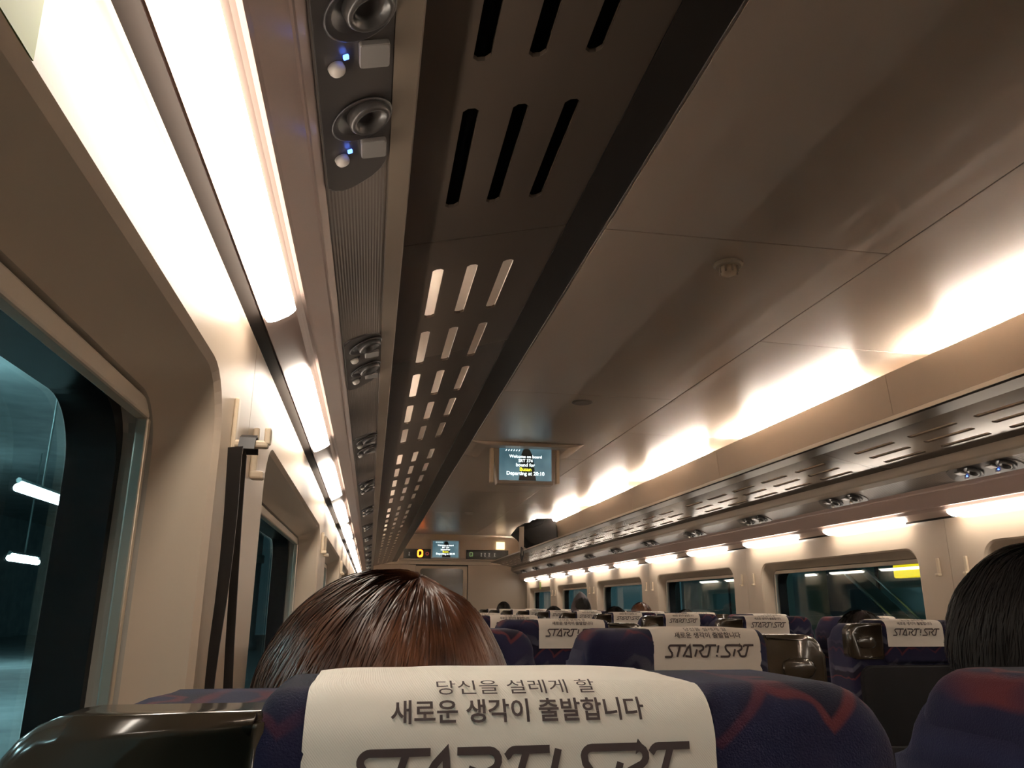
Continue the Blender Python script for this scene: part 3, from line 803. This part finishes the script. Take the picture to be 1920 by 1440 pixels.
# ------------------------------------------------------------------ people
def eval_me(o):
    dg = bpy.context.evaluated_depsgraph_get(); me = bpy.data.meshes.new_from_object(o.evaluated_get(dg)); bpy.data.objects.remove(o); return me
def skin_me(pts, edges, rad, root=0, sub=1):
    me = bpy.data.meshes.new('sk'); me.from_pydata(pts, edges, []); o = bpy.data.objects.new('sk', me); COL.objects.link(o)
    md = o.modifiers.new('s', 'SKIN'); md.use_smooth_shade = True
    for i, rr in enumerate(rad): me.skin_vertices[0].data[i].radius = (rr, rr*.85 if i in (0, 1, 2) else rr)
    me.skin_vertices[0].data[root].use_root = True
    if sub: o.modifiers.new('u', 'SUBSURF').levels = sub
    return eval_me(o)
# seated skeleton, local origin on the floor under the pelvis, facing +y; head centre at HC
HC = Vector((0, -.03, 1.09))
PT = [(0, .05, .53), (0, .0, .70), (0, -.045, .86), (0, -.05, .95), (0, -.035, 1.04),
      (-.13, -.045, .89), (-.15, .05, .7), (-.12, .22, .63), (-.1, .28, .62), (.13, -.045, .89), (.15, .05, .7), (.12, .22, .63), (.1, .28, .62),
      (-.09, .08, .5), (-.1, .47, .5), (-.1, .5, .09), (-.1, .6, .05), (.09, .08, .5), (.1, .47, .5), (.1, .5, .09), (.1, .6, .05)]
ED = [(0, 1), (1, 2), (2, 3), (3, 4), (2, 5), (5, 6), (6, 7), (7, 8), (2, 9), (9, 10), (10, 11), (11, 12), (0, 13), (13, 14), (14, 15), (15, 16), (0, 17), (17, 18), (18, 19), (19, 20)]
RD = [.105, .12, .135, .055, .05, .05, .042, .03, .026, .05, .042, .03, .026, .074, .062, .045, .04, .074, .062, .045, .04]
def body_me(zs, turn):
    pts = [(x, y, z if z < .6 else .6+(z-.6)*zs) for x, y, z in PT]
    bm = bmesh.new(); me = skin_me(pts, ED, RD); bm.from_mesh(me); bpy.data.meshes.remove(me)
    hc = Vector((0, -.03, .6+(HC.z-.6)*zs)); R = Matrix.Rotation(turn, 4, 'Z')
    def ball(c, r, u=20, v=14):
        bmesh.ops.create_uvsphere(bm, u_segments=u, v_segments=v, radius=1, matrix=Matrix.Translation(hc) @ R @ Matrix.Translation(c) @ Matrix.Diagonal((*r, 1)))
    ball((0, 0, .02), (.072, .09, .095)); ball((0, .03, -.045), (.055, .06, .062)); ball((0, .068, -.085), (.024, .02, .02))
    ball((0, .095, -.02), (.012, .016, .024), 10, 8); ball((0, .082, -.055), (.026, .012, .008), 10, 8)
    for q in (-1, 1): ball((q*.076, -.008, -.012), (.009, .02, .032), 10, 8); ball((q*.03, .076, .022), (.02, .014, .008), 10, 8)
    for q in (-1, 1):                      # fingers and thumb at the hands
        for j in range(4):
            for i in range(3):
                bmesh.ops.create_uvsphere(bm, u_segments=8, v_segments=6, radius=.0095, matrix=Matrix.Translation((q*(.075+.019*j), .30+.02*i+.004*(j in (1, 2))*i, .622-.004*i*i)))
        for i in range(3): bmesh.ops.create_uvsphere(bm, u_segments=8, v_segments=6, radius=.01, matrix=Matrix.Translation((q*(.07-.012*i), .26+.014*i, .625)))
    me = bpy.data.meshes.new('b'); bm.to_mesh(me); bm.free()
    o = bpy.data.objects.new('b', me); COL.objects.link(o); md = o.modifiers.new('r', 'REMESH'); md.mode = 'VOXEL'; md.voxel_size = .009; md.use_smooth_shade = True
    o.modifiers.new('sm', 'SMOOTH').iterations = 3
    return eval_me(o), hc
def clothes(zs, idx, grow, sub=1):
    m = {j: i for i, j in enumerate(idx)}
    pts = [PT[j] for j in idx]; pts = [(x, y, z if z < .6 else .6+(z-.6)*zs) for x, y, z in pts]
    return skin_me(pts, [(m[a], m[b]) for a, b in ED if a in m and b in m], [RD[j]*grow+.006 for j in idx], 0, 2)
def hair_me(rad, crown, low, nstr, seed, jit=.004, length=1.0, hw=.0016):
    """cap plus strands; rad = half axes, crown = (tilt x, tilt y) of the whorl, low = lowest polar angle (deg) at the back"""
    rnd = random.Random(seed); a, b, c = rad; V = []; F = []
    cr = Vector((crown[0], crown[1], 1)).normalized(); ax = cr.orthogonal().normalized(); ay = cr.cross(ax)
    def pos(th, ph, off=0):
        d = cr*math.cos(ph)+(ax*math.cos(th)+ay*math.sin(th))*math.sin(ph)
        k = 1+.025*noise.noise(d*3.1+Vector((seed, 0, 0)))+.012*noise.noise(Vector((th*6, ph*.7, seed)))
        p = Vector((a*d.x*k, b*d.y*k, c*d.z*k)); n = Vector((d.x/a, d.y/b, d.z/c)).normalized()
        if d.z < 0 and length > 1: p.x = a*math.copysign(min(1, abs(d.x)*1.02+.25*abs(d.z)*abs(d.x)), d.x); p.z *= length
        return p+n*off, d
    def maxph(th):
        d = ax*math.cos(th)+ay*math.sin(th); f = max(0, d.y)     # front hairline is higher
        return math.radians(low-(low-62)*min(1, f*1.5)**1.0)
    nt_, np_ = 72, 26
    for i in range(np_+1):
        for j in range(nt_):
            th = 2*math.pi*j/nt_; V.append(pos(th, maxph(th)*max(.004, i/np_))[0])
    for i in range(np_):
        for j in range(nt_): F.append((i*nt_+j, i*nt_+(j+1) % nt_, (i+1)*nt_+(j+1) % nt_, (i+1)*nt_+j))
    for s_ in range(nstr):
        th0 = rnd.random()*2*math.pi; p0 = rnd.random()**.7*.75; mp = maxph(th0); sw = rnd.uniform(-.25, .25)
        off0 = rnd.uniform(.0, jit); base = len(V); n = 9; L = rnd.uniform(.3, .7)
        for i in range(n):
            t = i/(n-1); ph = mp*min(1.06, p0+L*t); th = th0+sw*t*t
            p, d = pos(th, max(.02, ph), .0008+off0*math.sin(math.pi*min(1, t*.9+.1)))
            q, _ = pos(th+.02, max(.02, ph), .0008+off0); tn = (q-p); tn = tn.normalized() if tn.length > 1e-6 else ax
            w = hw*(1-.7*t); V += [p-tn*w, p+tn*w]
        for i in range(n-1): F.append((base+2*i, base+2*i+1, base+2*i+3, base+2*i+2))
    return me_from(V, F, recalc=False)
BODY = {}
def person(label, cx, cy, ztop, jacket, hair_me_, hmat, hrad, turn=0.0, group=None, hood=None):
    """cx, cy, ztop: head centre and top of the hair"""
    hcz = ztop-hrad[2]-.012
    zs = round((hcz-.6)/(HC.z-.6), 2); key = (zs, round(turn, 2))
    if key not in BODY: BODY[key] = body_me(zs, turn)
    me, hc = BODY[key]
    o = link('person', me, M_skin, None, True, loc=(cx, cy+.03, 0)); tag(o, label, 'person', group)
    jk = mat('jacket_'+jacket[0], jacket[1], .8, bump=.2, bscale=80)
    kj = ('j', zs)
    if kj not in BODY: BODY[kj] = clothes(zs, [0, 1, 2, 5, 6, 7, 9, 10, 11], 1.1)
    kt = ('t',)
    if kt not in BODY: BODY[kt] = clothes(1, [0, 13, 14, 15, 17, 18, 19], 1.07)
    def lk(name, me, m):
        q = bpy.data.objects.new(name, me); COL.objects.link(q); q.parent = o
        if not me.materials: me.materials.append(None)
        q.material_slots[0].link = 'OBJECT'; q.material_slots[0].material = m
        for p in me.polygons: p.use_smooth = True
        return q
    lk('jacket', BODY[kj], jk); lk('trousers', BODY[kt], mat('trousers_dark', (.02, .022, .03), .8))
    h = link('hair', hair_me_, hmat, o, True, loc=(hc.x, hc.y, hc.z+.012)); h.rotation_euler = (0, 0, turn)
    for q in (-1, 1):
        if 'eye' not in BODY: BODY['eye'] = lathe_me([(.001, -.0095), (.007, -.007), (.0095, 0), (.007, .007), (.001, .0095)], 12)
        e = link('eye', BODY['eye'], M_eye, o, True); e.location = hc+Matrix.Rotation(turn, 3, 'Z') @ Vector((q*.03, .07, .012))
    return o
hb = hair_me((.102, .108, .118), (.25, -.12), 128, 15000, 3, .0035, 1.25, .0007)
person('passenger with long reddish brown hair in the twelfth row window seat', CAMX+.014, .668, H+.024, ('grey', (.08, .07, .07)), hb, M_hairb, (.102, .108, .118))
hk_ = hair_me((.09, .104, .114), (.05, -.15), 96, 9000, 5, .0025, 1.0, .0008)
person('black-haired passenger in the aisle seat beside the reddish-brown-haired passenger', CAMX+.638, .665, H+.062, ('black', (.02, .02, .022)), hk_, M_hairk, (.09, .104, .114), math.radians(-12))
hs = hair_me((.09, .1, .11), (.0, -.1), 102, 300, 8, .003, 1.0, .003)
hs_brown = hs.copy()
def seat_person(side, which, k, ztop, label, jacket, hm=M_hairk):
    x = SX[which] if side < 0 else -SX[which]
    return person(label, x, .407+P*k+.27, H+ztop, jacket, hs if hm == M_hairk else hs_brown, hm, (.09, .1, .11), 0, 'passengers in the far rows')
blk = ('black', (.02, .02, .022)); gry = ('grey', (.08, .07, .07))
seat_person(1, 'a', 2, -.012, 'dark-haired passenger in the aisle seat, tenth row from end, escalator side', blk)
seat_person(1, 'w', 5, -.02, 'dark-haired passenger in the window seat, seventh row from end, escalator side', gry)
seat_person(1, 'w', 6, .03, 'brown-haired passenger in the window seat, sixth row from end, escalator side', blk, M_hairb)
seat_person(1, 'a', 5, .0, 'dark-haired passenger in the aisle seat, seventh row from end, escalator side', blk)
seat_person(1, 'a', 7, .0, 'dark-haired passenger in the aisle seat, fifth row from end, escalator side', blk)
seat_person(1, 'a', 10, .05, 'dark-haired passenger in the aisle seat, second row from end, escalator side', blk)
hp = person('passenger in a pointed dark hood, fourth row from end, escalator side', -SX['w'], .407+P*8+.27, H+.10, ('plum', (.05, .04, .045)), hs, M_hairk, (.09, .1, .11), 0, 'passengers in the far rows')
hd = lathe_me([(.125, -.22), (.125, -.14), (.118, -.06), (.102, .03), (.075, .095), (.04, .14), (.008, .165)], 24)
hdo = link('hood', hd, mat('jacket_plum', (.05, .04, .045), .8), hp, True, loc=(0, -.01, H+.10-.115))
# ------------------------------------------------------------------ luggage
bg = empty('duffel_bag', (.93, 10.2, H+.67)); tag(bg, 'black bag with a white sleeve hanging over the luggage rack near end wall', 'bag')
bo = [(-.25, .25), (-.16, .36), (-.05, .37), (.0, .42), (.2, .43), (.23, .37), (.27, .33), (.29, .05), (.02, .04), (-.08, .14)]
link('body', slab_me(bo, -.3, .3, .03, 3), M_bag, bg, True)
link('flap', slab_me([(-.24, .26), (-.05, .385), (.1, .40), (.06, .35), (-.06, .30)], -.34, -.3, .008, 2), M_bag, bg, True)
link('sleeve', slab_me([(-.245, .30), (-.185, .31), (-.19, .02), (-.195, -.07), (-.235, -.05), (-.25, .1)], -.37, -.345, .01, 2), M_white, bg, True)
link('cord', tube_me([(-.22, -.36, .05), (-.225, -.36, -.06), (-.215, -.36, -.13), (-.2, -.36, -.06), (-.205, -.36, .04)], .014, 6), M_strap, bg, True)
b2 = empty('travel_bag', (-.98, .55, H+.668)); tag(b2, 'black travel bag lying on the strap side rack, dark behind its slots', 'bag')
tb = prism_me([(1.2, shelf_z(1.12)+.014), (.86, shelf_z(.86)+.014), (.87, .9), (.9, .93), (1.16, .9), (1.2, .87)], .02, 1.22, -1); tb.transform(Matrix.Translation((.98, -.55, -(H+.668)))); link('body', tb, M_bag, b2, False)
link('handle', tube_me([(-.02, -.15, .235), (-.02, -.12, .3), (-.02, .12, .3), (-.02, .15, .235)], .012, 8), M_strap, b2, True)
# ------------------------------------------------------------------ the station outside
M_tube = mat('station_tube', (.9, .95, 1), .5, emit=(.75, .95, 1), es=80)
M_conc = mat('station_concrete', (.26, .33, .34), .7, var=.2, bscale=2)
M_teal = mat('station_glass_wall', (.2, .31, .27), .35)
M_ball = mat('ballast_dark', (.03, .035, .035), .9, bump=.4, bscale=20)
M_steel = mat('station_steel', (.4, .5, .5), .3, metal=.8)
M_yel = mat('sign_yellow', (.8, .5, .02), .5, emit=(1, .62, .01), es=1.1)
M_dkp = mat('station_dark_panel', (.03, .04, .045), .3)
tag(link('ground', box_me(-16, 16, -12, 40, -1.3, -1.1), M_ball), kind='structure')
for s, nm in ((-1, 'left'), (1, 'right')):
    pl = link('platform', box_me(min(s*2.2, s*14.99), max(s*2.2, s*14.99), -8, 36, -1.1, -.05, .01, 1), M_conc); tag(pl, 'concrete station platform outside the windows, %s' % SIDE[s], 'platform')
    wl_ = link('station_wall', box_me(min(s*15, s*15.3), max(s*15, s*15.3), -8, 40, -1.1, 4.6), M_conc); tag(wl_, 'far station wall beyond the platform, %s' % SIDE[s], 'wall')
    rf = link('station_roof', box_me(min(s*1.9, s*15.3), max(s*1.9, s*15.3), -8, 40, 4.4, 4.6), M_conc); tag(rf, 'grey station roof over the platform, %s' % SIDE[s], 'roof')
    for k in range(4):
        c = empty('station_column', (s*(4.6 if s < 0 else 5.8), 5.6+6.2*k, -.05)); tag(c, 'round concrete platform column, %s' % SIDE[s], 'column', 'platform columns, %s' % SIDE[s])
        link('shaft', lathe_me([(.33, 0), (.33, .2), (.26, .22), (.26, 4.4)], 20), M_conc, c, True)
        link('collar', lathe_me([(.3, 2.4), (.34, 2.42), (.34, 2.62), (.3, 2.64)], 20), M_steel, c, False)
def tube_lamp(a, b, r, label):
    c = (a+b)/2; sf = suffix(a, b); o = empty('platform_lamp'+sf, c); tag(o, label, 'lamp', 'platform tube lamps')
    link('tube'+sf, tube_me([a-c, b-c], r, 8), M_tube, o, True)
    link('batten', tube_me([a-c+Vector((0, 0, r*1.8)), b-c+Vector((0, 0, r*1.8))], r*.7, 6), M_steel, o)
    link('hanger', tube_me([(0, 0, r*2), (0, 0, 4.4-c.z)], r*.3, 6), M_steel, o)
def along(pa, pb, x):
    a = at_x(*pa, x); b = at_x(*pb, x); return a, b
a, b = along((33, 914), (116, 942), -5.4); tube_lamp(a, b, .05, 'longer platform tube lamp outside the strap side window, closer to the train')
a, b = along((17, 1046), (70, 1054), -8.5); tube_lamp(a, b, .06, 'shorter platform tube lamp farther outside the strap side window')
for s in (-1, 1):  # added lamps, kept only out of view, to brighten the station
    for k in range(5):
        x = s*(7.5 if s < 0 else 8.4); yy = 9.0+5.5*k if s > 0 else -6+4*k
        if not suffix((x, yy, 3.9), (x, yy+1.4, 3.9)): continue
        tube_lamp(Vector((x, yy, 3.9)), Vector((x, yy+1.4, 3.9)), .06, '%s added high tube lamp, out of view under the roof, counted towards the end wall, %s' % (ORD[k+1], SIDE[s]))
rd = at_x(480, 1064, -6.0)
ls = empty('led_sign', rd); tag(ls, 'red glowing departure sign outside the strap side window', 'sign')
link('case', box_me(-.06, .06, -1.2, 1.2, -.22, .25), M_dkp, ls)
for i in range(5): link('segment', box_me(.061, .066, -.9+.36*i, -.66+.36*i, -.1+(.05 if i % 2 else 0), .1), mat('led_red', (.5, .05, .02), .5, emit=(1, .1, .03), es=3), ls)
link('post', tube_me([(0, 0, .24), (0, 0, 4.4-rd.z)], .03, 8), M_steel, ls)
# escalator, glass wall and yellow sign on the other side
EX = 6.8
p0 = at_x(1567, 1058, EX); p1 = at_x(1672, 1158, EX); dv = (p1-p0); up0 = p0-dv*2.2; lo1 = p1+dv*1.0
es_ = empty('escalator', (EX, lo1.y, -.05)); off = -Vector((EX, lo1.y, -.05))
tag(es_, 'escalator with pale steel handrails outside the windows', 'escalator')
q0 = at_x(1612, 1056, EX); q1 = at_x(1722, 1160, EX)
r0 = at_x(1532, 1091, EX+1.3); r1 = at_x(1588, 1152, EX+1.3)
for a, b, r in ((p0, p1, .03), (q0, q1, .022), (r0, r1, .02)):
    d = b-a; link('handrail', tube_me([a-d*1.2+off, b+d*.05+off], r, 8), M_steel, es_, True)
zd = Vector((0, 0, -1.0))
def quad_slab(a, b, h, x0, x1, m, name):
    vs = [];
    for x in (x0, x1):
        for p in (a, b, b+Vector((0, 0, -h)), a+Vector((0, 0, -h))): vs.append((x-EX, p.y+off.y, p.z+off.z))
    link(name, me_from(vs, [(0, 1, 2, 3), (4, 5, 6, 7), (0, 1, 5, 4), (1, 2, 6, 5), (2, 3, 7, 6), (3, 0, 4, 7)]), m, es_)
dd = (p1-p0)
quad_slab(p0-dd*1.2+Vector((0, 0, -.04)), p1+dd*.0+Vector((0, 0, -.04)), 1.02, EX+.02, EX+.1, M_dkp, 'balustrade')
quad_slab(p0-dd*1.2+Vector((0, 0, -.8)), p1+Vector((0, 0, -.8)), .2, EX+.1, EX+1.2, M_conc, 'steps')
gw = empty('glass_wall', (9.5, 9, -.04)); tag(gw, 'teal glazed station wall behind the escalator', 'wall')
for i in range(10):
    link('panel', box_me(0, .06, -8+2.4*i, -8+2.4*i+2.36, 0, 3.9), M_teal, gw)
    link('mullion', box_me(-.05, .05, -8+2.4*i-.06, -8+2.4*i-.0, 0, 3.9), M_dkp, gw)
link('transom', box_me(-.06, 0, -8, 16, .75, .9), M_dkp, gw)
y0 = at_x(1678, 1055, 6.2); y1 = at_x(1745, 1066, 6.2)
ys = empty('yellow_sign', ((y0+y1)/2+Vector((0, 0, -.02)))); tag(ys, 'glowing yellow sign board outside the window with the escalator', 'sign')
ln_ = abs(y1.y-y0.y)
link('board', box_me(-.05, .05, -ln_/2-.2, ln_/2, -.14, .35, .02), M_yel, ys)
link('hanger', tube_me([(0, 0, .24), (0, 0, 4.4-ys.location.z)], .025, 8), M_steel, ys)
